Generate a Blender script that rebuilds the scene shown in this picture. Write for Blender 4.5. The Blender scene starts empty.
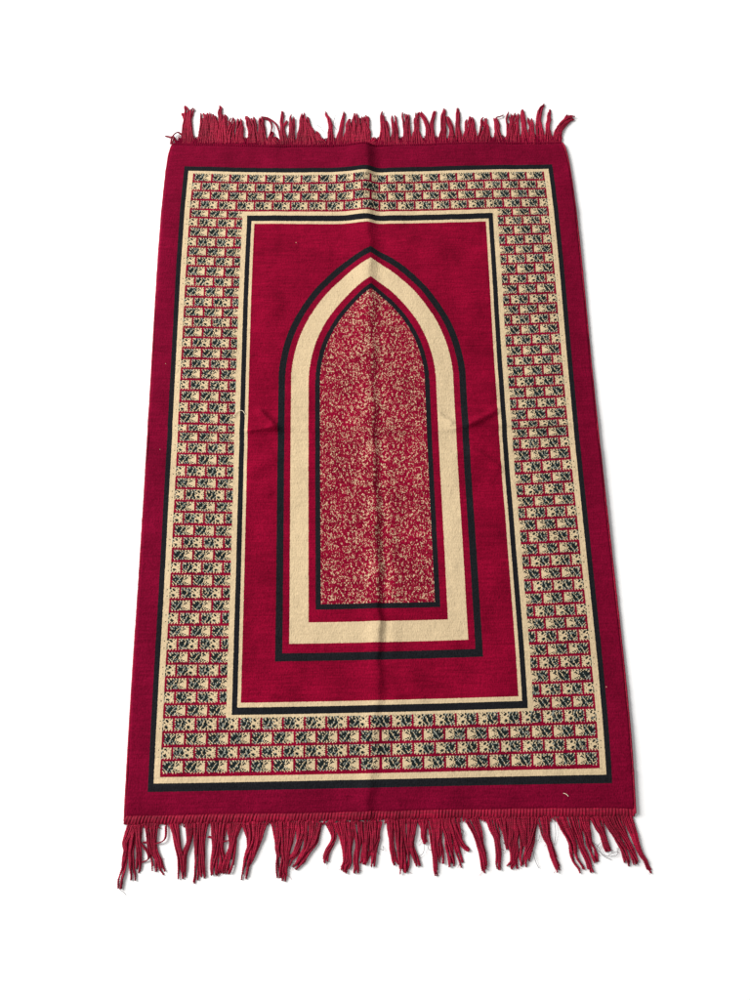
import bpy, math, random
import numpy as np

# ---------------------------------------------------------------- camera, light, exposure
S = bpy.context.scene
COL = S.collection
MM = 0.001
cam_d = bpy.data.cameras.new('camera')
cam = bpy.data.objects.new('camera', cam_d)
COL.objects.link(cam)
cam_d.sensor_fit = 'VERTICAL'
cam_d.sensor_height = 36.0
cam_d.lens = 28.8
cam_d.clip_start = 0.05
cam_d.clip_end = 100.0
from mathutils import Matrix, Vector
CR = ((0.99983, 0.01529, -0.01031), (-0.01767, 0.95434, -0.29821), (0.00528, 0.29834, 0.95444))
CP = (-0.44645 * 0.03, -15.20102 * 0.03, 38.01744 * 0.03)
cam.matrix_world = Matrix.Translation(CP) @ Matrix(CR).to_4x4()
S.camera = cam
S.render.resolution_x, S.render.resolution_y = 768, 1024

W = bpy.data.worlds.new('World')
S.world = W
W.use_nodes = True
bg = W.node_tree.nodes['Background']
bg.inputs['Color'].default_value = (1.0, 1.0, 1.0, 1)
bg.inputs['Strength'].default_value = 0.42

key_d = bpy.data.lights.new('window_lamp', 'AREA')
key_d.shape = 'SQUARE'
key_d.size = 2.4
key_d.energy = 430
key_d.color = (1.0, 0.985, 0.965)
key = bpy.data.objects.new('window_lamp', key_d)
COL.objects.link(key)
key.location = (-3.5, 1.3, 2.6)
key.rotation_euler = (Vector((0, 0, 0)) - key.location).to_track_quat('-Z', 'Y').to_euler()

S.view_settings.view_transform = 'Standard'
S.view_settings.look = 'None'
S.view_settings.exposure = 0.0
S.view_settings.gamma = 1.0

random.seed(7)
rng = np.random.default_rng(11)


# ---------------------------------------------------------------- materials
def mat(name, col, rough=0.95, sheen=0.0, tint=(1, 1, 1), var=0.2, scale=700.0, blotch=0.1, bump=0.0, spec=0.03):
    m = bpy.data.materials.new(name)
    m.use_nodes = True
    nt = m.node_tree
    b = nt.nodes['Principled BSDF']
    b.inputs['Roughness'].default_value = rough
    b.inputs['Specular IOR Level'].default_value = spec
    b.inputs['Sheen Weight'].default_value = sheen
    b.inputs['Sheen Roughness'].default_value = 0.45
    b.inputs['Sheen Tint'].default_value = (*tint, 1)
    tc = nt.nodes.new('ShaderNodeTexCoord')

    def noise(sc, det, stretch):
        mp = nt.nodes.new('ShaderNodeMapping')
        mp.inputs['Scale'].default_value = stretch
        nt.links.new(tc.outputs['Object'], mp.inputs['Vector'])
        n = nt.nodes.new('ShaderNodeTexNoise')
        n.inputs['Scale'].default_value = sc
        n.inputs['Detail'].default_value = det
        nt.links.new(mp.outputs['Vector'], n.inputs['Vector'])
        return n

    def remap(n, lo, hi):
        r = nt.nodes.new('ShaderNodeMapRange')
        r.inputs['From Min'].default_value = 0.28
        r.inputs['From Max'].default_value = 0.72
        r.inputs['To Min'].default_value = lo
        r.inputs['To Max'].default_value = hi
        nt.links.new(n.outputs['Fac'], r.inputs['Value'])
        return r
    f1 = remap(noise(scale, 2, (1, 0.6, 1)), 1 - var, 1 + var)
    f2 = remap(noise(24, 5, (1, 0.7, 1)), 1 - blotch, 1 + blotch)
    f3 = remap(noise(260, 2, (0.12, 1.6, 1)), 1 - blotch * 0.8, 1 + blotch * 0.8)
    mu = nt.nodes.new('ShaderNodeMath')
    mu.operation = 'MULTIPLY'
    nt.links.new(f1.outputs['Result'], mu.inputs[0])
    nt.links.new(f2.outputs['Result'], mu.inputs[1])
    mw = nt.nodes.new('ShaderNodeMath')
    mw.operation = 'MULTIPLY'
    nt.links.new(mu.outputs[0], mw.inputs[0])
    nt.links.new(f3.outputs['Result'], mw.inputs[1])
    mu = mw
    vm = nt.nodes.new('ShaderNodeVectorMath')
    vm.operation = 'SCALE'
    vm.inputs[0].default_value = col
    nt.links.new(mu.outputs[0], vm.inputs['Scale'])
    nt.links.new(vm.outputs['Vector'], b.inputs['Base Color'])
    if bump:
        bp = nt.nodes.new('ShaderNodeBump')
        bp.inputs['Strength'].default_value = bump
        bp.inputs['Distance'].default_value = 0.001
        nt.links.new(f1.outputs['Result'], bp.inputs['Height'])
        nt.links.new(bp.outputs['Normal'], b.inputs['Normal'])
    return m


M_RED = mat('crimson_pile', (0.172, 0.0015, 0.0165), sheen=0.03, tint=(1.0, 0.25, 0.45), var=0.28, blotch=0.24, bump=0.4)
M_CREAM = mat('cream_pile', (0.505, 0.39, 0.24), sheen=0.03, var=0.12, blotch=0.05, bump=0.2)
M_BLACK = mat('black_pile', (0.0095, 0.0098, 0.0118), sheen=0.02, tint=(0.7, 0.8, 1.0), var=0.4, blotch=0.1, bump=0.4)
M_GREEN = mat('dark_green_pile', (0.010, 0.0145, 0.0145), sheen=0.02, tint=(0.8, 1.0, 0.95), var=0.4, blotch=0.1, bump=0.4)
M_YARN = mat('crimson_yarn', (0.222, 0.0014, 0.021), rough=0.65, sheen=0.03, tint=(1.0, 0.5, 0.6), var=0.3, scale=420, blotch=0.3, spec=0.18)
M_ROSE = mat('rose_pile', (0.42, 0.18, 0.145), var=0.2, blotch=0.05, bump=0.4)
M_MARGIN = mat('darker_red_pile', (0.134, 0.0016, 0.0165), sheen=0.03, tint=(1.0, 0.3, 0.55), var=0.28, blotch=0.2, bump=0.4)  # darker, duller red on the outer margin, rug sides and far hem
M_GREY = mat('grey_pile', (0.24, 0.245, 0.205), var=0.25, blotch=0.05, bump=0.4)
M_DUSK = mat('dusky_red_pile', (0.27, 0.035, 0.045), var=0.2, blotch=0.05, bump=0.4)
M_BACK = mat('jute_backing', (0.22, 0.03, 0.035))
M_THREAD = mat('pale_thread', (0.75, 0.66, 0.5), var=0.1)
M_DARK = mat('dark_thread', (0.03, 0.008, 0.012), var=0.2)
M_FLOOR = mat('white_paper', (0.86, 0.86, 0.86), rough=0.9, var=0.003, scale=3, blotch=0.004)


# ---------------------------------------------------------------- helpers
def link(name, me, parent=None):
    o = bpy.data.objects.new(name, me)
    COL.objects.link(o)
    if parent:
        o.parent = parent
    return o


def mesh(name, verts, faces, mats, smooth=True):
    me = bpy.data.meshes.new(name)
    v = np.asarray(verts, np.float32)
    f = np.asarray(faces, np.int32)
    me.vertices.add(len(v))
    me.vertices.foreach_set('co', v.ravel())
    me.loops.add(f.size)
    me.loops.foreach_set('vertex_index', f.ravel())
    me.polygons.add(len(f))
    k = f.shape[1]
    me.polygons.foreach_set('loop_start', np.arange(0, f.size, k, dtype=np.int32))
    me.polygons.foreach_set('use_smooth', np.full(len(f), smooth))
    for m in mats:
        me.materials.append(m)
    me.update(calc_edges=True)
    me.validate()
    return me


class Tubes:
    """collects tubes swept along polylines into one mesh"""
    def __init__(self):
        self.v, self.f, self.n = [], [], 0

    def add(self, path, rad, sides=5):
        P = np.asarray(path, float)
        n = len(P)
        r = np.broadcast_to(np.asarray(rad, float), (n,))
        T = np.gradient(P, axis=0)
        T /= np.linalg.norm(T, axis=1)[:, None] + 1e-12
        up = np.array([0.0, 0.0, 1.0])
        A = np.cross(T, up)
        bad = np.linalg.norm(A, axis=1) < 1e-3
        A[bad] = (1, 0, 0)
        A /= np.linalg.norm(A, axis=1)[:, None]
        B = np.cross(A, T)
        a = np.linspace(0, 2 * np.pi, sides, endpoint=False)
        ring = P[:, None, :] + r[:, None, None] * (np.cos(a)[None, :, None] * A[:, None, :] + np.sin(a)[None, :, None] * B[:, None, :])
        o = self.n
        self.v.append(ring.reshape(-1, 3))
        i = np.arange(n - 1)[:, None] * sides
        j = np.arange(sides)[None, :]
        j2 = (j + 1) % sides
        self.f.append(np.stack([o + i + j, o + i + j2, o + i + sides + j2, o + i + sides + j], -1).reshape(-1, 4))
        self.n += n * sides
        # end caps as degenerate fans onto an end point
        for e, ri in ((0, 0), (n - 1, n - 1)):
            self.v.append(P[e:e + 1] + (T[e] * r[e] * (0.6 if e else -0.6))[None])
            c = self.n
            self.n += 1
            base = o + ri * sides
            q = [(base + k, base + (k + 1) % sides, c, c) for k in range(sides)]
            if e == 0:
                q = [(b_, a_, c, c) for a_, b_, _, _ in q]
            self.tri = getattr(self, 'tri', [])
            self.tri += [x[:3] for x in q]

    def build(self, name, m, parent=None):
        V = np.concatenate(self.v) * MM
        me = bpy.data.meshes.new(name)
        F = np.concatenate(self.f)
        Tt = np.asarray(self.tri, np.int32)
        loops = np.concatenate([F.ravel(), Tt.ravel()]).astype(np.int32)
        starts = np.concatenate([np.arange(len(F)) * 4, F.size + np.arange(len(Tt)) * 3]).astype(np.int32)
        me.vertices.add(len(V))
        me.vertices.foreach_set('co', V.astype(np.float32).ravel())
        me.loops.add(len(loops))
        me.loops.foreach_set('vertex_index', loops)
        me.polygons.add(len(starts))
        me.polygons.foreach_set('loop_start', starts)
        me.polygons.foreach_set('use_smooth', np.full(len(starts), True))
        me.materials.append(m)
        me.update(calc_edges=True)
        me.validate()
        return link(name, me, parent)


def spline(pts, n):
    """Catmull-Rom resampling of a polyline"""
    P = np.asarray(pts, float)
    P = np.vstack([2 * P[0] - P[1], P, 2 * P[-1] - P[-2]])
    m = len(P) - 3
    t = np.linspace(0, m - 1e-6, n)
    k = t.astype(int)
    u = (t - k)[:, None]
    a, b, c, d = P[k], P[k + 1], P[k + 2], P[k + 3]
    return 0.5 * ((2 * b) + (c - a) * u + (2 * a - 5 * b + 4 * c - d) * u * u + (3 * b - a - 3 * c + d) * u ** 3)


def smooth_noise(n, step, amp):
    k = max(3, int(n / step) + 2)
    return np.interp(np.linspace(0, k - 1, n), np.arange(k), rng.normal(0, amp, k))


# ---------------------------------------------------------------- the ground
g = mesh('white_floor', [(-6, -6, 0), (6, -6, 0), (6, 6, 0), (-6, 6, 0)], [(0, 1, 2, 3)], [M_FLOOR], False)
floor = link('floor', g)
floor['kind'] = 'structure'
floor['label'] = 'plain white floor under the red rug'

# ---------------------------------------------------------------- the prayer rug: where it lies
# u counts bricks of the woven border from the middle (one brick is 30 mm), v counts its rows from the top
B = 30.0
CX = np.array([-0.05252, 0.08187, 0.21378, -0.14725, -0.14187, -0.12509, -0.09716, 0.22824, 0.10462, -0.39955, -0.00539, 0.00262, -0.082, 0.07565, 0.08287, -0.05797, 0.0333])
CY = np.array([-0.23312, 0.20868, 0.28984, -0.12889, -0.13173, 0.00985, 0.0923, 0.1104, -0.1232, -0.0859, 0.29902, -0.08202, -0.25278, -0.00267, -0.00597, 0.06752, -0.10239])
RR = np.array([-0.00024, 0.01936, 0.01714, -0.01957, 0.07368, 0.07956, 0.05812, 0.02924, 0.05012, 0.04419, -0.01273, -0.00823, -0.0356, -0.04545, -0.02617, -0.03808, -0.03303, -0.04658, -0.06657, -0.02368, -0.05647, -0.06106, -0.09419, -0.08835, -0.11058, 0.06939, 0.12143, 0.10245, 0.08371, 0.04946, 0.06824, 0.02987, 0.05924, 0.03254, 0.03205, 0.01724, 0.00842, -0.00914, -0.0108, -0.02087, -0.01519, -0.02233, -0.01374, -0.03595, -0.01465, -0.01439, -0.0254, -0.0116, 0.01769, -0.03369, -0.03369, -0.00925, -0.0285])
UE, V0, V1 = 11.5, -3.31, 55.75


def basis(u, v):
    a, b = u / 11.5, (v - 26) / 30
    return np.stack([a ** i * b ** j for i in range(4) for j in range(5) if i + j <= 5 and not (i == 3 and j > 2)], -1)


def lie(u, v):
    u, v = np.broadcast_arrays(np.asarray(u, float), np.asarray(v, float))
    bb = basis(u, v)
    # the far corners are pulled in and rounded
    pull = -0.16 * np.sign(u) * np.exp(-np.clip(v + 3.31, 0, None) / 0.7) * np.clip(np.abs(u) - 9.5, 0, 2) / 2
    return (u + pull + bb @ CX) * B, (-(v - 26.5) * 0.60947 + bb @ CY + np.interp(v, np.arange(1, 54), RR)) * B


def bump1(d, left, right):
    return np.exp(-np.where(d < 0, (d / left) ** 2, (d / right) ** 2))


# low frequency waviness of the cloth
WAV = [(rng.uniform(0.15, 0.9), rng.uniform(0.1, 0.35), rng.uniform(0, 6.28), rng.uniform(0, 6.28)) for _ in range(9)]
WRINKLES = [  # u0, v0, u1, v1, height mm, width in bricks
    (-5.9, 23.6, -4.95, 25.3, 2.4, 0.2), (-6.4, 25.6, -5.2, 25.2, 1.4, 0.16), (-6.4, 29.2, -5.0, 28.1, 1.1, 0.4),
    (4.9, 25.2, 6.4, 23.9, 2.1, 0.2), (4.9, 27.6, 6.4, 29.4, 1.7, 0.22), (7.2, 25.4, 9.8, 25.7, 1.1, 0.18), (-6.4, 30.6, -5.2, 31.2, 0.9, 0.3), (3.3, 24.0, 4.1, 25.0, 1.2, 0.16),
    (3.2, 27.4, 4.3, 28.2, 0.8, 0.25), (-9.9, 25.7, -7.5, 25.5, 0.8, 0.2), (5.6, 21.0, 6.3, 23.0, 0.9, 0.4),
    (-6.2, 12.0, -5.0, 14.0, 0.8, 0.7), (2.0, 7.0, 4.0, 8.5, 0.9, 0.7), (1.2, 45.5, 2.0, 48.0, 0.9, 0.45),
]


def relief(u, v):
    """height of the pile in mm: fold creases, wrinkles, waves"""
    z = np.zeros(np.broadcast(u, v).shape)
    for a, b, p, q in WAV:
        z = z + 0.28 * np.sin(a * u + p) * np.sin(b * v + q)
    # the fold down the middle: a ridge lit from the left, wandering a little
    uc = np.interp(v, [-3.5, 0, 8, 12, 25, 32, 40, 46, 51, 54, 56], [-0.3, -0.32, -0.16, -0.16, -0.1, -0.06, -0.03, -0.1, -0.3, -0.55, -0.72])
    amp = np.interp(v, [-3.5, 0, 5, 12, 20, 26, 33, 42, 47, 52, 54, 56], [5.6, 5.4, 4.2, 2.9, 2.3, 2.6, 3.0, 2.8, 1.6, 1.2, 2.2, 2.8])
    lf = np.interp(v, [0, 15, 26, 56], [0.95, 0.75, 0.55, 0.45])
    rt = np.interp(v, [0, 15, 26, 45, 56], [0.42, 0.36, 0.24, 0.2, 0.28])
    d = u - uc + 0.05 * np.sin(v * 1.3) + 0.03 * np.sin(v * 3.1 + 1)
    z = z + 1.35 * amp * bump1(d, lf, rt)
    z = z - amp * 0.25 * np.exp(-((d - rt * 2.0) / (rt * 0.9)) ** 2)
    z = z + np.interp(v, [25, 33, 44, 50], [0, 0.9, 0.9, 0]) * bump1(d - 0.8, 0.25, 0.3)
    # the fold across the middle, and a lesser one near the top
    wob = 0.25 * np.sin(u * 0.7) + 0.15 * np.sin(u * 1.9 + 1)
    brk = np.interp(np.abs(u), [0, 2.5, 4.2, 5.6, 6.6, 7.5, 9.5, 11.5], [0.35, 0.4, 0.7, 1.0, 1.0, 0.35, 0.3, 0.6]) * (1 + 0.5 * np.sin(u * 2.3 + 0.5) * np.sin(u * 0.9))
    z = z + 2.3 * brk * bump1(v - 25.35 - wob, 0.9, 0.42)
    z = z - 0.8 * brk * np.exp(-((v - 26.9 - wob) / 0.8) ** 2)
    z = z + 1.2 * bump1(v - 4.4, 0.8, 0.5)
    for a0, b0, a1, b1, h, w in WRINKLES:
        ex, ey = (a1 - a0), (b1 - b0) * 0.61
        L = math.hypot(ex, ey)
        px, py = u - a0, (v - b0) * 0.61
        t = (px * ex + py * ey) / L
        s = (px * ey - py * ex) / L
        z = z + 2.1 * h * np.exp(-(s / w) ** 2) * np.exp(-np.clip(np.abs(t - L / 2) - L * 0.35, 0, None) ** 2 / (0.3 * L) ** 2 * 2)
    return z


# ---------------------------------------------------------------- the woven pattern, knot by knot
KU, KV = 22, 14                      # knots per brick across and along
SUB = 2                               # each knot is two tufts wide
FLOWER_A = '''
.##..#.##.##..#..#..
..##.##.##.#.##..#.#
#..######.##.#.#....
##.#####.###..###...
.######.####.##.....
#######.###.#.......
.#####.####.........
..###.#####.#.......
##.##.####.#.##.....
.##..####.##.#.##...
..##.##.#..##.#...#.
#..#.#.##.#..#..#..#'''.split()
FLOWER_B = '''
..#.##.#..##...#..#.
##..##.##.##.##..#..
.##.###.##...###....
.######.##.#..##...#
######.###.##.......
.#####.####......#.#
######.####.........
..###.####..###....#
##.#.####.#.####....
.##..###.##..##.....
..##.##..##.#..#..#.
.#..#.##.#..#.....#.'''.split()


def motif(rows):
    return np.array([[c == '#' for c in r] for r in rows])


MA, MB = motif(FLOWER_A), motif(FLOWER_B)
NU = int(round(2 * UE * KU)) * SUB
NV = int(round((V1 - V0) * KV))
uf = -UE + (np.arange(NU) + 0.5) / (KU * SUB)
vf = V0 + (np.arange(NV) + 0.5) * (V1 - V0) / NV
U, V = np.meshgrid(uf, vf)
AU = np.abs(U)
RED, CREAM, BLACK, GREEN, BACK, ROSE, MARGIN, GREY, DUSK = range(9)
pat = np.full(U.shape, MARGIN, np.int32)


def ring(u1, va, vb, c):
    pat[(AU < u1) & (V > va) & (V < vb)] = c


ring(10.53, -0.78, 54.02, BLACK)
ring(10.28, -0.33, 53.5, CREAM)
ring(10.0, 52.9, 53.07, RED)
# the brick border, mirrored about the middle
ui = np.floor((10.0 - AU) * KU + 1e-6).astype(int)          # knots in from the outer edge of the bricks
row = np.floor(V).astype(int)
vi = np.clip(np.floor((V - row) * KV).astype(int), 0, KV - 1)
odd = (row % 2) == 1
shift = np.where(odd, 10, 0)
kb = np.mod(ui - shift, KU)                                   # knot within the brick, 0..1 is the red line
inb = (V >= 0) & (V < 53) & (ui >= -1)
band = inb & ((row < 4) | (row >= 49) | (AU > 7.11))
ma = MA[np.clip(vi, 0, 11), np.clip(kb - 2, 0, 19)]
mb = MB[np.clip(vi, 0, 11), np.clip(kb - 2, 0, 19)]
flower = np.where(odd, mb, ma)
flower ^= np.repeat(rng.random((NV, NU // SUB)) < 0.025, SUB, 1) & (kb < 17)
mix = np.repeat(rng.random((NV, NU // SUB)), SUB, 1)
cell = band & (kb >= 2) & (vi < 12) & (ui >= 0)
pat[cell & flower] = GREEN
pat[cell & ~flower & (kb < 13) & (mix < 0.5)] = GREY
pat[cell & flower & (kb < 16) & (mix > 0.95)] = GREY
pat[band & ((kb < 2) | ((kb == 2) & (vi % 3 == 1)) | ((AU < 0.07) & ~odd)) & (ui >= 0) & (vi < 12)] = RED
pat[band & ((vi >= 12) | ((vi == 11) & (ui % 3 != 0))) & (ui >= 0)] = RED
# odd rows trail two dark dots into the cream margin
dot = (V > 0) & (V < 53) & odd & (ui == -3) & ((vi == 2) | (vi == 9))
pat[dot] = GREEN
# the inner frame and the field
ring(7.11, 4.05, 48.98, CREAM)
ring(6.86, 4.5, 48.72, BLACK)
ring(6.615, 5.1, 48.2, CREAM)
ring(6.46, 5.42, 47.84, RED)


# the pointed arch: two arcs over straight sides, each band set in from the last
def arch(d, vb, c):
    ar, vs = 9.0, 21.0
    du = ar - 4.92
    dv = np.clip((vs - V) * 0.6095, 0, None)
    inside = ((AU + du) ** 2 + dv ** 2 < (ar - d) ** 2) & (V < vb) & (AU < 4.92 - d)
    pat[inside] = c
    return inside


arch(0.0, 44.72, BLACK)
arch(0.35, 44.08, RED)
arch(0.66, 43.42, CREAM)
arch(1.58, 41.72, RED)
arch(1.93, 40.78, BLACK)
niche = arch(2.17, 40.32, RED)
# scattered cream knots of the niche, mirrored and strewn as curls and small rosettes
r0, r1 = np.where(niche.any(1))[0][[0, -1]]
TP, HW = 70, 62 * SUB                 # the strewn design repeats every five brick rows
tile = np.zeros((TP, HW), bool)
for q_ in range(520):
    fy, fx, a, turn = rng.uniform(0, TP), rng.uniform(0, HW), rng.choice([1.57, -1.57]) + rng.normal(0, 0.8), rng.normal(0, 0.6)
    for k in range(rng.integers(1, 4)):
        if 0 <= fx < HW:
            tile[int(fy) % TP, int(fx)] = True
            if q_ % 3 == 0:
                tile[int(fy) % TP, min(int(fx) + 1, HW - 1)] = True
        fy += math.sin(a)
        fx += math.cos(a) * 1.4
        a += turn
for cy_, cx_, rr_ in ((12, 20, 3.6), (40, 44, 3.2), (44, 12, 2.8), (60, 30, 3.8), (22, 50, 2.6), (4, 57, 3.0)):
    for k in range(30):
        if rng.random() < 0.7:
            a = k / 30 * 6.28
            tile[int(cy_ + rr_ * math.sin(a)) % TP, int(np.clip((cx_ + rr_ * math.cos(a)) * SUB, 0, HW - 1))] = True
H = np.zeros((NV, NU // 2), bool)
H[:, NU // 2 - HW:] = np.tile(tile, (NV // TP + 1, 1))[:NV]
full = np.concatenate([H, H[:, ::-1]], 1)
full &= rng.random(full.shape) < 0.85
full |= rng.random(full.shape) < 0.04
mix = rng.random(full.shape)
pat[niche & full] = CREAM
pat[niche & full & (mix < 0.42)] = ROSE
pat[niche & ~full & (mix < 0.1)] = DUSK
# a few stray pale fibres worked into the red
for _ in range(12):
    y, x = rng.integers(0, NV), rng.integers(0, NU)
    if pat[y, x] in (RED, MARGIN) and not niche[y, x]:
        pat[y, x] = CREAM

# ---------------------------------------------------------------- the rug's mesh
gu = -UE + np.arange(NU + 1) / NU * 2 * UE
gv = V0 + np.arange(NV + 1) / NV * (V1 - V0)
GU, GV = np.meshgrid(gu, gv)
X, Y = lie(GU, GV)
TH = 5.2


def cloud(ny, nx):
    """value noise on a coarse grid, smoothly resampled to the knots"""
    c = rng.normal(0, 1, (ny + 3, nx + 3))

    def res(c, n, m):
        t = np.linspace(0, m - 1e-6, n)
        k = t.astype(int)
        w_ = t - k
        w_ = (w_ * w_ * (3 - 2 * w_))[:, None]
        return c[k] * (1 - w_) + c[k + 1] * w_
    return res(res(c, NV + 1, ny).T, NU + 1, nx).T


# distances to the rim in mm round the pile over at the sides
e = np.minimum(UE - np.abs(GU), 9) * B
ev = np.minimum(np.minimum(GV - V0, V1 - GV) * 18.3, 60)
Z = TH + relief(GU, GV)
Z += 0.5 * cloud(16, 10) + 0.22 * cloud(45, 30) + 0.12 * cloud(110, 80) + 0.06 * cloud(260, 190)
Z += rng.normal(0, 0.13, Z.shape) + np.repeat(rng.normal(0, 0.07, (NV + 1, 1)), NU + 1, 1)
Z -= 2.4 * np.clip(1 - e / 4.0, 0, 1) ** 2 + 2.2 * np.clip(1 - ev / 5.0, 0, 1) ** 2
# the right rim curls up a little off the floor
Z += 2.2 * np.exp(-np.clip(UE - GU, 0, None) / 0.8) * (0.7 + 0.3 * np.sin(GV * 0.23 + 1))
Z += 0.8 * np.exp(-np.clip(UE + GU, 0, None) / 0.8) * (0.6 + 0.4 * np.sin(GV * 0.31))
Z = np.maximum(Z, 1.5)
jit = 0.13
X = X + rng.normal(0, jit, X.shape)
Y = Y + rng.normal(0, jit, Y.shape)
top = np.stack([X, Y, Z], -1).reshape(-1, 3)
idx = np.arange((NV + 1) * (NU + 1)).reshape(NV + 1, NU + 1)
F = np.stack([idx[1:, :-1], idx[1:, 1:], idx[:-1, 1:], idx[:-1, :-1]], -1).reshape(-1, 4)
rim = np.concatenate([idx[0, :-1], idx[:-1, -1], idx[-1, :0:-1], idx[:0:-1, 0]])
low = top[rim].copy()
low[:, 2] = 0.4
lowi = len(top) + np.arange(len(rim))
nx_ = np.roll(np.arange(len(rim)), -1)
SK = np.stack([rim, rim[nx_], lowi[nx_], lowi], -1)
corners = lowi[[0, NU, NU + NV, 2 * NU + NV]]
BT = np.array([[corners[0], corners[1], corners[2], corners[3]]])
allv = np.concatenate([top, low]) * MM
allf = np.concatenate([F, SK, BT])
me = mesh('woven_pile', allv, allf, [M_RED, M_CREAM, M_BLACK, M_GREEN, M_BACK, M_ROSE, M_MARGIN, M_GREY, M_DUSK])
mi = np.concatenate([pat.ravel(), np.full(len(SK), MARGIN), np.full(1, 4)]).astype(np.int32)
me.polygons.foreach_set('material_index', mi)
me.update()

rug = bpy.data.objects.new('prayer_rug', None)
rug.empty_display_size = 0.1
COL.objects.link(rug)
rug['label'] = 'crimson prayer rug with a pointed arch, cream and black brick border and fringed ends'
rug['category'] = 'rug'
pile = link('woven_pile', me, rug)


def rim_z(u, v):
    z = TH + relief(np.asarray(u, float), np.asarray(v, float))
    return z


# ---------------------------------------------------------------- bound hems: overcast stitches along both ends
def hem(vend, sgn, reach, pitch, slant, rad, stub, m):
    tb = Tubes()
    n = int(2 * UE * B / pitch) - 1
    for k in range(n + 1):
        u = -UE + 0.06 + k / n * (2 * UE - 0.12) + rng.normal(0, 0.006)
        x, y = (float(q) for q in lie(u, vend))
        zt = float(rim_z(u, vend))
        sl = slant * (1 - 0.8 * (u + UE) / (2 * UE)) + rng.normal(0, 0.25)
        r_ = reach * rng.uniform(0.9, 1.08)
        hz = rng.uniform(0.8, 1.15)
        p = [(x + sl, y - sgn * 2.6, zt - 2.2), (x + sl * 0.7, y - sgn * 0.2, zt + 0.2 * hz - 0.6), (x, y + sgn * r_ * 0.5, zt * 0.86 + 0.2 * hz),
             (x - sl * 0.6, y + sgn * r_ * 0.92, zt * 0.5 + 0.4), (x - sl * 0.8, y + sgn * r_, 1.2)]
        q = spline(p, 9)
        for m_ in (-1, 0, 1):
            off = np.zeros_like(q)
            off[:, 0] = m_ * rad * 0.85
            off[:, 2] = -abs(m_) * rad * 0.35 + rng.normal(0, 0.12)
            tb.add(q + off, rad * 0.72, 5)
    # short warp ends all along, filling in between the tassels
    for k in range(int(2 * UE * B / stub[0])):
        u = rng.uniform(-UE + 0.2, UE - 0.2)
        x, y = (float(q_) for q_ in lie(u, vend))
        ln = rng.uniform(*stub[1:])
        dx = rng.normal(0, 0.35) * ln
        y += sgn * (reach - 2.5)
        q = spline([(x, y, 2.4), (x + dx * 0.3, y + sgn * ln * 0.45, rng.uniform(2.2, 3.6)), (x + dx, y + sgn * ln, rng.uniform(1.0, 2.6))], 8)
        tb.add(q, np.linspace(0.85, 0.6, 8), 5)
    return tb.build('hem', m, rug)


h1 = hem(V1, -1, 8.6, 4.4, 2.3, 1.45, (1.3, 4, 9), M_YARN)
h1['label'] = 'thick slanted overcast stitches along the near end'
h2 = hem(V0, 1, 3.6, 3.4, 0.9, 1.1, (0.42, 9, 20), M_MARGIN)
h2['label'] = 'narrow stitched seam along the far end'

# side bindings: a yarn wound tightly over each long edge
for s in (-1, 1):
    tb = Tubes()
    n = 1500
    vv = np.linspace(V0 - 0.05, V1 + 0.25, n)
    x, y = lie(np.full(n, s * UE), np.clip(vv, V0, V1))
    y = y - np.clip(vv - V1, 0, None) * 18.3
    lift = (2.2 * (0.7 + 0.3 * np.sin(vv * 0.23 + 1))) if s > 0 else 0.8 * (0.6 + 0.4 * np.sin(vv * 0.31))
    zc = 2.6 + lift + relief(np.full(n, s * UE), vv) * 0.6
    tb.add(np.stack([x, y, zc], -1), 1.75 + 0.3 * np.sin(np.arange(n) * 2.1) + smooth_noise(n, 6, 0.12), 7)
    tb.build('side_binding', M_YARN, rug)


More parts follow.
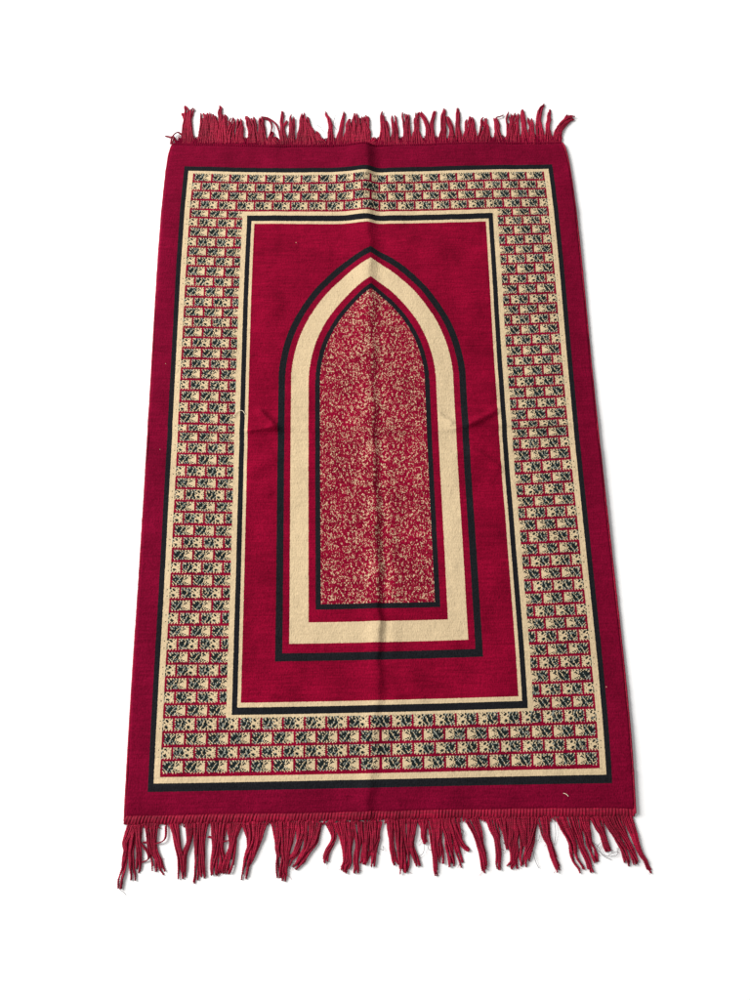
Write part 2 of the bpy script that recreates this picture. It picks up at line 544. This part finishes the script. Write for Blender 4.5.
# ---------------------------------------------------------------- the fringe
TASSELS = [
 ('T', [(-314.4,550.2), (-317.7,590.7), (-318.3,616.0), (-322.6,633.6)], 3.6, 6.7, 0),
 ('T', [(-320.7,550.3), (-320.8,590.8), (-322.4,606.5), (-325.2,619.9)], 2.6, 4.6, 1),
 ('T', [(-308.0,550.1), (-312.6,590.7), (-312.1,615.9), (-305.6,627.9)], 3.1, 6.2, 0),
 ('T', [(-290.3,549.9), (-289.7,590.4), (-292.3,619.5)], 4.4, 8.2, 0),
 ('T', [(-280.2,549.8), (-282.5,590.3), (-285.3,617.2)], 4.1, 7.2, 0),
 ('T', [(-268.8,549.6), (-273.1,590.2), (-276.3,618.6)], 5.1, 8.2, 0),
 ('T', [(-262.5,549.5), (-266.2,590.1), (-270.7,613.8)], 3.6, 6.2, 1),
 ('T', [(-254.9,549.4), (-258.0,596.3), (-260.8,634.4)], 3.3, 8.7, 0),
 ('T', [(-246.8,549.3), (-250.1,589.9), (-253.6,615.2)], 4.1, 7.7, 0),
 ('T', [(-237.1,549.2), (-238.4,583.4), (-239.1,605.5)], 6.2, 9.3, 0),
 ('T', [(-225.7,549.1), (-225.6,583.3), (-226.3,603.7)], 5.1, 7.7, 0),
 ('T', [(-218.9,549.0), (-222.1,570.7), (-220.8,592.6)], 3.6, 5.1, 1),
 ('T', [(-204.2,548.8), (-207.0,583.0), (-214.9,609.9)], 3.6, 7.2, 0),
 ('T', [(-197.9,548.7), (-199.6,582.9), (-203.8,608.2)], 4.6, 7.7, 0),
 ('T', [(-186.5,548.6), (-187.3,582.8), (-187.9,608.0)], 5.1, 8.7, 0),
 ('T', [(-182.1,545.4), (-185.6,582.8), (-188.7,607.4)], 4.1, 7.7, 0),
 ('T', [(-170.7,545.3), (-171.1,560.7), (-167.6,576.3)], 3.6, 8.2, 0),
 ('T', [(-160.6,545.1), (-163.4,557.5), (-161.0,563.7)], 3.1, 7.7, 1),
 ('T', [(-150.0,545.0), (-151.2,588.6), (-152.0,621.8)], 2.3, 5.7, 0),
 ('T', [(-142.9,544.9), (-148.5,579.1), (-142.4,599.5)], 2.1, 4.6, 1),
 ('T', [(-134.0,544.8), (-134.5,582.1), (-134.1,611.1)], 5.1, 6.7, 0),
 ('T', [(-118.8,544.6), (-117.1,581.9), (-114.9,616.0)], 4.1, 8.7, 0),
 ('T', [(-107.4,544.4), (-107.7,578.6), (-111.0,607.0)], 5.7, 9.3, 1),
 ('T', [(-96.0,544.3), (-99.4,569.1), (-105.7,594.3)], 4.1, 9.3, 0),
 ('T', [(-82.1,544.1), (-87.2,559.6), (-93.6,575.3)], 4.1, 8.7, 0),
 ('T', [(-66.8,543.9), (-66.8,587.5), (-77.1,617.7)], 2.3, 6.2, 0),
 ('T', [(-53.7,543.7), (-48.4,581.0), (-42.5,618.9)], 2.3, 6.7, 0),
 ('T', [(-39.0,543.5), (-35.6,577.7), (-30.3,601.2)], 5.7, 8.7, 0),
 ('T', [(-26.3,543.4), (-23.4,580.7), (-21.7,612.9)], 5.1, 8.7, 0),
 ('T', [(-16.1,543.2), (-14.4,577.4), (-12.8,605.8)], 4.6, 7.2, 0),
 ('T', [(-4.7,543.1), (-4.2,580.4), (-4.6,606.3)], 5.7, 7.7, 0),
 ('T', [(-9.3,543.2), (-6.3,577.3), (-5.1,607.2)], 6.2, 8.8, 0),
 ('T', [(5.9,541.4), (8.6,552.2), (11.2,558.4)], 3.6, 7.7, 0),
 ('T', [(22.4,542.7), (24.4,580.1), (23.9,616.4)], 3.9, 7.7, 0),
 ('T', [(32.5,542.6), (32.7,573.7), (27.4,602.1)], 2.6, 5.7, 0),
 ('T', [(43.2,542.5), (44.4,579.8), (43.0,608.9)], 5.2, 7.7, 0),
 ('T', [(50.8,542.4), (48.3,564.1), (46.7,579.8)], 2.6, 5.7, 1),
 ('T', [(63.5,542.2), (64.1,579.5), (61.4,613.7)], 4.1, 7.2, 0),
 ('T', [(69.3,542.1), (68.1,585.8), (70.1,611.1)], 3.6, 5.7, 1),
 ('T', [(80.7,542.0), (83.3,579.3), (85.8,617.2)], 4.4, 8.8, 0),
 ('T', [(92.2,541.8), (87.8,563.6), (81.7,585.6)], 2.6, 6.2, 1),
 ('T', [(103.6,541.7), (101.4,585.4), (90.9,614.6)], 4.1, 7.7, 0),
 ('T', [(109.2,541.6), (109.6,585.2), (118.4,618.4)], 2.8, 6.7, 0),
 ('T', [(126.5,541.4), (130.4,585.0), (132.7,621.4)], 3.6, 9.3, 0),
 ('T', [(143.7,541.2), (143.4,578.5), (137.0,607.0)], 3.1, 7.2, 0),
 ('T', [(156.9,541.0), (156.5,584.6), (157.4,623.3)], 3.6, 7.7, 0),
 ('T', [(167.6,540.8), (171.3,571.9), (175.9,600.8)], 4.6, 7.7, 0),
 ('T', [(180.3,541.2), (180.7,575.2), (179.5,603.4)], 5.6, 8.5, 0),
 ('T', [(195.5,541.1), (198.9,575.0), (205.3,603.1)], 6.2, 9.6, 0),
 ('T', [(205.8,540.9), (207.6,571.4), (197.3,595.6)], 3.7, 6.8, 1),
 ('T', [(224.1,540.7), (225.4,574.6), (222.4,601.5)], 4.5, 9.6, 0),
 ('T', [(242.7,540.4), (246.6,577.8), (249.0,613.0)], 6.2, 10.2, 0),
 ('T', [(255.7,540.3), (257.0,577.6), (260.2,611.4)], 5.4, 8.5, 0),
 ('T', [(271.8,540.1), (271.2,580.9), (270.5,617.2)], 3.9, 8.5, 0),
 ('T', [(283.5,539.9), (283.8,570.4), (281.9,600.7)], 5.1, 7.9, 0),
 ('T', [(299.6,539.7), (297.5,584.0), (302.6,613.3), (312.5,630.7)], 3.1, 9.0, 0),
 ('T', [(311.2,539.5), (313.5,583.8), (319.9,617.6)], 2.5, 6.8, 0),
 ('T', [(324.5,539.4), (333.0,573.2), (348.9,593.7), (364.6,596.9)], 6.2, 8.5, 0),
 ('T', [(320.4,539.4), (335.2,581.8), (355.1,606.7)], 2.8, 5.6, 1),
 ('B', [(-331.2,-545.0), (-337.0,-565.9), (-336.6,-583.9), (-338.9,-610.5), (-339.1,-623.7)], 3.0, 5.9, 0),
 ('B', [(-328.0,-545.1), (-329.3,-570.5), (-326.9,-593.0), (-323.0,-614.1)], 3.4, 4.9, 0),
 ('B', [(-321.4,-544.5), (-320.4,-566.2), (-317.6,-588.7), (-320.0,-605.4)], 3.2, 4.9, 0),
 ('B', [(-307.2,-543.6), (-304.5,-566.5), (-299.3,-589.1), (-295.5,-603.6)], 3.7, 6.4, 0),
 ('B', [(-299.8,-543.8), (-299.1,-566.6), (-292.5,-589.2), (-284.1,-607.6)], 2.5, 4.9, 1),
 ('B', [(-275.2,-544.2), (-269.7,-567.1), (-264.1,-589.7), (-262.8,-613.0)], 3.7, 6.4, 0),
 ('B', [(-254.3,-544.6), (-253.9,-565.1), (-257.8,-585.3), (-260.5,-610.9)], 3.4, 6.4, 0),
 ('B', [(-245.2,-544.3), (-243.3,-567.6), (-241.4,-596.8), (-243.2,-618.5)], 3.2, 5.9, 0),
 ('B', [(-235.8,-544.5), (-236.0,-567.7), (-234.9,-590.2), (-232.6,-612.9)], 3.7, 5.9, 0),
 ('B', [(-219.8,-544.8), (-217.6,-568.0), (-219.1,-590.5), (-219.5,-609.4)], 4.4, 7.9, 0),
 ('B', [(-209.9,-544.9), (-212.2,-568.1), (-209.4,-590.7), (-215.9,-608.4)], 3.2, 5.9, 0),
 ('B', [(-196.4,-545.2), (-196.8,-568.4), (-197.2,-590.9), (-200.2,-609.8)], 4.4, 7.9, 0),
 ('B', [(-189.0,-544.6), (-193.4,-561.7), (-206.7,-597.4), (-208.8,-606.3)], 2.5, 5.4, 1),
 ('B', [(-176.3,-544.9), (-172.0,-568.9), (-176.2,-591.3), (-180.3,-616.1)], 4.0, 8.4, 0),
 ('B', [(-160.3,-545.1), (-163.5,-564.5), (-170.4,-582.4), (-177.2,-598.0)], 3.2, 10.9, 1),
 ('B', [(-139.4,-544.8), (-135.2,-569.5), (-134.3,-592.1), (-135.2,-613.8)], 4.4, 6.4, 0),
 ('B', [(-130.2,-545.0), (-128.5,-574.2), (-129.3,-601.1), (-129.5,-620.6)], 2.7, 6.9, 1),
 ('B', [(-119.6,-545.2), (-122.4,-574.3), (-126.2,-598.9), (-128.4,-613.3)], 3.0, 6.9, 0),
 ('B', [(-107.3,-545.4), (-107.1,-565.5), (-114.2,-583.5), (-123.8,-599.0)], 3.0, 7.4, 0),
 ('B', [(-95.0,-545.6), (-97.9,-574.8), (-106.8,-590.3), (-115.7,-602.5)], 3.7, 7.4, 0),
 ('B', [(-85.1,-545.8), (-89.9,-570.4), (-100.8,-586.0), (-110.4,-598.1)], 3.2, 6.4, 0),
 ('B', [(-70.3,-546.1), (-64.1,-564.0), (-72.0,-584.2), (-74.9,-599.0)], 3.0, 4.9, 0),
 ('B', [(-56.7,-546.3), (-49.9,-571.1), (-48.4,-593.7), (-50.9,-609.2)], 3.7, 7.4, 0),
 ('B', [(-44.4,-546.6), (-42.8,-571.2), (-44.2,-593.7), (-48.4,-604.8)], 3.5, 6.9, 0),
 ('B', [(-32.5,-546.3), (-32.3,-571.4), (-34.5,-593.9), (-35.1,-609.9)], 3.5, 6.9, 0),
 ('B', [(-21.6,-546.5), (-22.0,-571.6), (-24.0,-589.6), (-26.5,-598.5)], 3.7, 7.4, 0),
 ('B', [(-12.2,-546.2), (-12.2,-571.8), (-18.1,-603.1)], 4.0, 6.4, 0),
 ('B', [(-5.3,-546.3), (-9.1,-576.4), (-12.7,-602.1)], 3.2, 5.4, 1),
 ('B', [(12.0,-544.8), (12.0,-567.7), (14.4,-588.1), (19.0,-601.1)], 3.2, 5.4, 0),
 ('B', [(21.9,-545.0), (23.6,-572.4), (24.7,-595.0), (25.9,-613.3)], 4.0, 6.9, 0),
 ('B', [(32.3,-545.2), (31.5,-572.6), (31.3,-595.1), (30.4,-610.3)], 3.7, 6.4, 0),
 ('B', [(42.2,-545.4), (38.8,-572.7), (43.1,-593.1), (47.5,-606.6)], 3.0, 6.9, 0),
 ('B', [(53.3,-545.1), (55.2,-561.6), (57.1,-576.4)], 2.7, 7.4, 0),
 ('B', [(65.7,-544.9), (68.3,-573.3), (69.8,-595.8), (70.3,-614.8)], 3.0, 7.4, 0),
 ('B', [(74.9,-544.6), (75.6,-573.4), (77.3,-602.7)], 3.5, 5.9, 0),
 ('B', [(84.3,-544.7), (87.4,-573.6), (90.9,-604.7)], 4.4, 6.9, 0),
 ('B', [(90.5,-544.8), (97.7,-573.8), (106.0,-605.4)], 3.5, 5.9, 0),
 ('B', [(97.9,-545.0), (102.8,-571.6), (115.6,-584.3)], 2.2, 5.9, 1),
 ('B', [(119.0,-544.9), (128.0,-569.8), (131.6,-592.5), (134.8,-612.6)], 4.0, 9.4, 0),
 ('B', [(145.7,-545.4), (149.7,-567.9), (152.0,-590.6), (152.0,-609.6)], 3.2, 7.4, 0),
 ('B', [(158.6,-545.2), (162.7,-565.9), (167.0,-586.4)], 3.0, 6.4, 0),
 ('B', [(171.0,-545.4), (170.2,-575.1), (170.3,-597.7), (164.4,-606.5)], 4.2, 7.4, 0),
 ('B', [(178.0,-544.6), (175.9,-575.2), (173.5,-608.9)], 3.0, 4.9, 0),
 ('B', [(185.5,-544.7), (186.8,-570.9), (183.4,-606.8)], 4.4, 7.4, 0),
 ('B', [(199.6,-545.0), (194.8,-575.6), (187.3,-603.6)], 4.2, 8.4, 0),
 ('B', [(214.5,-544.8), (217.3,-571.4), (225.6,-598.7), (229.2,-613.2)], 3.5, 7.9, 0),
 ('B', [(240.1,-544.8), (248.3,-572.0), (252.6,-596.9), (262.6,-613.2)], 4.2, 9.9, 0),
 ('B', [(255.8,-544.6), (260.9,-574.5), (268.8,-599.5), (272.2,-614.7)], 3.0, 6.9, 0),
 ('B', [(269.2,-544.8), (273.0,-577.0), (280.6,-604.2)], 4.0, 7.4, 0),
 ('B', [(284.8,-544.7), (292.6,-572.8), (296.3,-589.8)], 4.0, 7.9, 0),
 ('B', [(299.0,-544.5), (308.4,-568.5), (318.2,-591.4), (320.0,-608.2)], 3.7, 7.9, 0),
 ('B', [(311.0,-544.2), (319.5,-568.7), (328.5,-591.6), (331.8,-605.5)], 3.7, 6.9, 0),
 ('B', [(325.5,-544.0), (333.0,-573.5), (341.9,-598.6), (350.7,-617.0)], 2.0, 6.4, 0),
]
LOOSE = [
 ('T', [(-342.9,549.0), (-340.5,564.5), (-330.8,573.7), (-320.1,562.7)], 1),
 ('T', [(-340.8,549.0), (-337.8,562.9), (-344.3,564.5), (-353.3,567.8)], 1),
 ('T', [(-153.2,557.4), (-160.1,585.6), (-174.5,601.5), (-186.1,606.4)], 1),
 ('T', [(-173.5,557.7), (-169.0,582.5), (-174.4,598.3), (-182.2,601.6)], 1),
 ('T', [(-64.3,578.1), (-60.4,596.9), (-57.8,606.3), (-61.7,587.4), (-56.6,578.0)], 0),
 ('T', [(-77.0,568.9), (-84.7,581.5), (-92.4,589.4)], 0),
 ('T', [(224.1,598.7), (231.3,600.3), (236.6,604.8)], 1),
 ('B', [(-284.9,-546.8), (-285.2,-562.3), (-295.8,-567.8), (-314.2,-566.3)], 1),
 ('B', [(-317.9,-566.2), (-307.4,-577.7), (-305.6,-586.7), (-316.2,-591.4)], 1),
 ('B', [(-193.4,-560.5), (-205.4,-567.1), (-219.0,-563.5), (-228.9,-561.0)], 1),
 ('B', [(-339.2,-622.6), (-334.1,-626.0), (-331.5,-629.3)], 0),
 ('B', [(-4.1,-571.9), (-6.7,-580.9), (-4.4,-586.6)], 0),
 ('B', [(-3.0,-579.9), (1.9,-581.1), (0.7,-576.6)], 0),
 ('B', [(56.2,-568.5), (53.6,-585.4), (43.1,-592.0)], 0),
 ('B', [(62.1,-573.1), (60.6,-581.0), (66.7,-583.4)], 0),
 ('B', [(104.0,-570.5), (107.0,-560.3), (102.2,-557.9)], 0),
 ('B', [(161.1,-563.6), (166.0,-581.8), (159.1,-574.9)], 0),
 ('B', [(228.9,-551.0), (229.2,-564.8), (226.7,-579.5)], 0),
 ('B', [(199.4,-573.4), (205.5,-573.5), (208.5,-566.7)], 0),
 ('B', [(197.3,-584.7), (199.9,-598.2), (204.1,-607.2)], 0),
 ('B', [(277.9,-577.1), (284.6,-584.0), (288.6,-593.1), (300.2,-598.9)], 0),
 ('B', [(287.7,-577.3), (282.1,-583.9), (291.0,-593.1), (306.9,-593.4), (309.1,-584.4)], 0),
 ('B', [(295.9,-593.2), (306.2,-588.9), (311.0,-590.1)], 0),
]


def yarn(tb, path, r, cut=1.0, ply=True):
    n = max(6, int(len(path) * cut))
    q = path[:n]
    L = np.concatenate([[0], np.cumsum(np.linalg.norm(np.diff(q, axis=0), axis=1))])
    if not ply:
        tb.add(q, r, 5)
        return
    ph = rng.uniform(0, 6.28)
    T = np.gradient(q, axis=0)
    T /= np.linalg.norm(T, axis=1)[:, None] + 1e-9
    A = np.cross(T, (0, 0, 1.0))
    A /= np.linalg.norm(A, axis=1)[:, None] + 1e-9
    Bn = np.cross(A, T)
    for k in (0, math.pi):
        a = ph + k + L / 5.5 * 6.28
        o = 0.58 * r * (np.cos(a)[:, None] * A + np.sin(a)[:, None] * Bn)
        tb.add(q + o, r * 0.62 * np.interp(L, [0, L[-1] * 0.9, L[-1]], [1, 1, 0.75]), 5)


pend = None
count = 0
for i, (side, pts, tw, rw, join) in enumerate(TASSELS):
    far = side == 'T'
    if not join:
        pend = Tubes()
    P = np.asarray(pts, float)
    L = np.linalg.norm(np.diff(P, axis=0), axis=1).sum()
    n = int(max(14, L / 1.6))
    c = spline(P, n)
    t = np.linspace(0, 1, n)
    T = np.gradient(c, axis=0)
    T /= np.linalg.norm(T, axis=1)[:, None] + 1e-9
    N = np.stack([-T[:, 1], T[:, 0]], -1)
    # half width along the tassel: fanned at the hem, gathered further down
    waist = max(tw * 0.95, 1.5)
    tip = tw * (0.5 if far else 1.0)
    w = np.interp(t, [0, 0.12, 0.4, 0.8, 1.0], [rw, rw * 0.85, max(waist, rw * 0.5) * 0.9, waist * 0.85, tip * 0.85])
    r = 1.32
    cnt = int(np.clip(rw * 1.5, 5, 12))
    tw_rate = rng.choice([-1, 1]) * rng.uniform(1.0, 3.6)
    c = c + N * (smooth_noise(n, 7, 0.7) * np.clip(t * 3, 0, 1))[:, None]
    zroot = 2.9
    for k in range(cnt):
        s = (k + 0.5) / cnt * 2 - 1 + rng.normal(0, 0.12)
        layer = 1 if k % 2 else -1
        ang = math.asin(max(-1, min(1, s)))
        ang = (ang if layer > 0 else math.pi - ang) + tw_rate * np.clip(t - 0.15, 0, 1) ** 1.2
        lat = np.sin(ang) * w + smooth_noise(n, 9, 0.35) * np.clip(t * 4, 0, 1)
        ht = np.cos(ang) * np.minimum(w * 0.45, 1.7)
        zb = np.interp(t, [0, 0.2, 1], [zroot, 2.2, 1.5]) + np.minimum(w * 0.3, 0.9) * np.clip(t * 3, 0, 1)
        z = np.maximum(zb - 0.5 + ht * np.clip(t * 4, 0.4, 1) + smooth_noise(n, 8, 0.3), 1.1)
        path = np.stack([c[:, 0] + N[:, 0] * lat, c[:, 1] + N[:, 1] * lat, z], -1)
        yarn(pend, path, r * rng.uniform(0.85, 1.15), rng.uniform(0.84, 1.0) if rng.random() < 0.7 else rng.uniform(0.55, 0.9))
    # a few hair-thin fibres straying from the bundle
    for k in range(2 if far else 3):
        a0 = rng.integers(n // 3, n - 4)
        m = 10
        st = np.array([c[a0, 0], c[a0, 1], 2.5])
        dr = T[a0] * rng.uniform(0.6, 1.2) + N[a0] * rng.choice([-1, 1]) * rng.uniform(0.4, 1.1)
        tt = np.linspace(0, 1, m)[:, None]
        bend = N[a0] * rng.normal(0, 2)
        ln = rng.uniform(4, 9)
        q = np.concatenate([st[:2] + dr * tt * ln + bend * tt ** 2, 2.5 - 1.6 * tt], 1)
        pend.add(q, 0.16, 4)
    nxt_join = i + 1 < len(TASSELS) and TASSELS[i + 1][4]
    if not nxt_join:
        pend.build('tassel', M_YARN, rug)
        count += 1

for side, pts, thick in LOOSE:
    P = np.asarray(pts, float)
    c = spline(P, 40)
    z = np.interp(np.linspace(0, 1, 40), [0, 0.5, 1], [3.0, 3.4, 1.4])
    tb = Tubes()
    q = np.concatenate([c, z[:, None]], 1)
    if thick:
        for k in range(3):
            o = np.zeros_like(q)
            o[:, 0] = (k - 1) * 0.9
            o[:, 1] = (k - 1) * 0.5
            o[:, 2] = (k % 2) * 0.8
            yarn(tb, q + o, 0.75)
        tb.build('loose_yarn', M_YARN, rug)
    else:
        yarn(tb, q, 0.28, 1.0, False)
        tb.build('loose_fibre', M_DARK, rug)


# ---------------------------------------------------------------- lint lying on the rug
def lint(pts, r, label):
    c = spline(pts, 24)
    uu = c[:, 0] / B
    vv = 26.5 - c[:, 1] / B / 0.60947
    z = TH + relief(uu, vv) + 0.9
    tb = Tubes()
    tb.add(np.concatenate([c, z[:, None]], 1), r, 5)
    o = tb.build('lint', M_THREAD)
    o['label'] = label
    o['category'] = 'lint'


lint([(243.0, -515.6), (245.5, -516.2), (247.6, -517.6), (249.2, -519.6)], 0.4, 'short pale fibre lying on the red margin near the lower right corner')
lint([(-216.0, 34.0), (-213.0, 41.0), (-208.0, 45.5), (-202.0, 45.0), (-198.5, 40.0)], 0.4, 'thin curled pale thread lying on the inner black line at left')
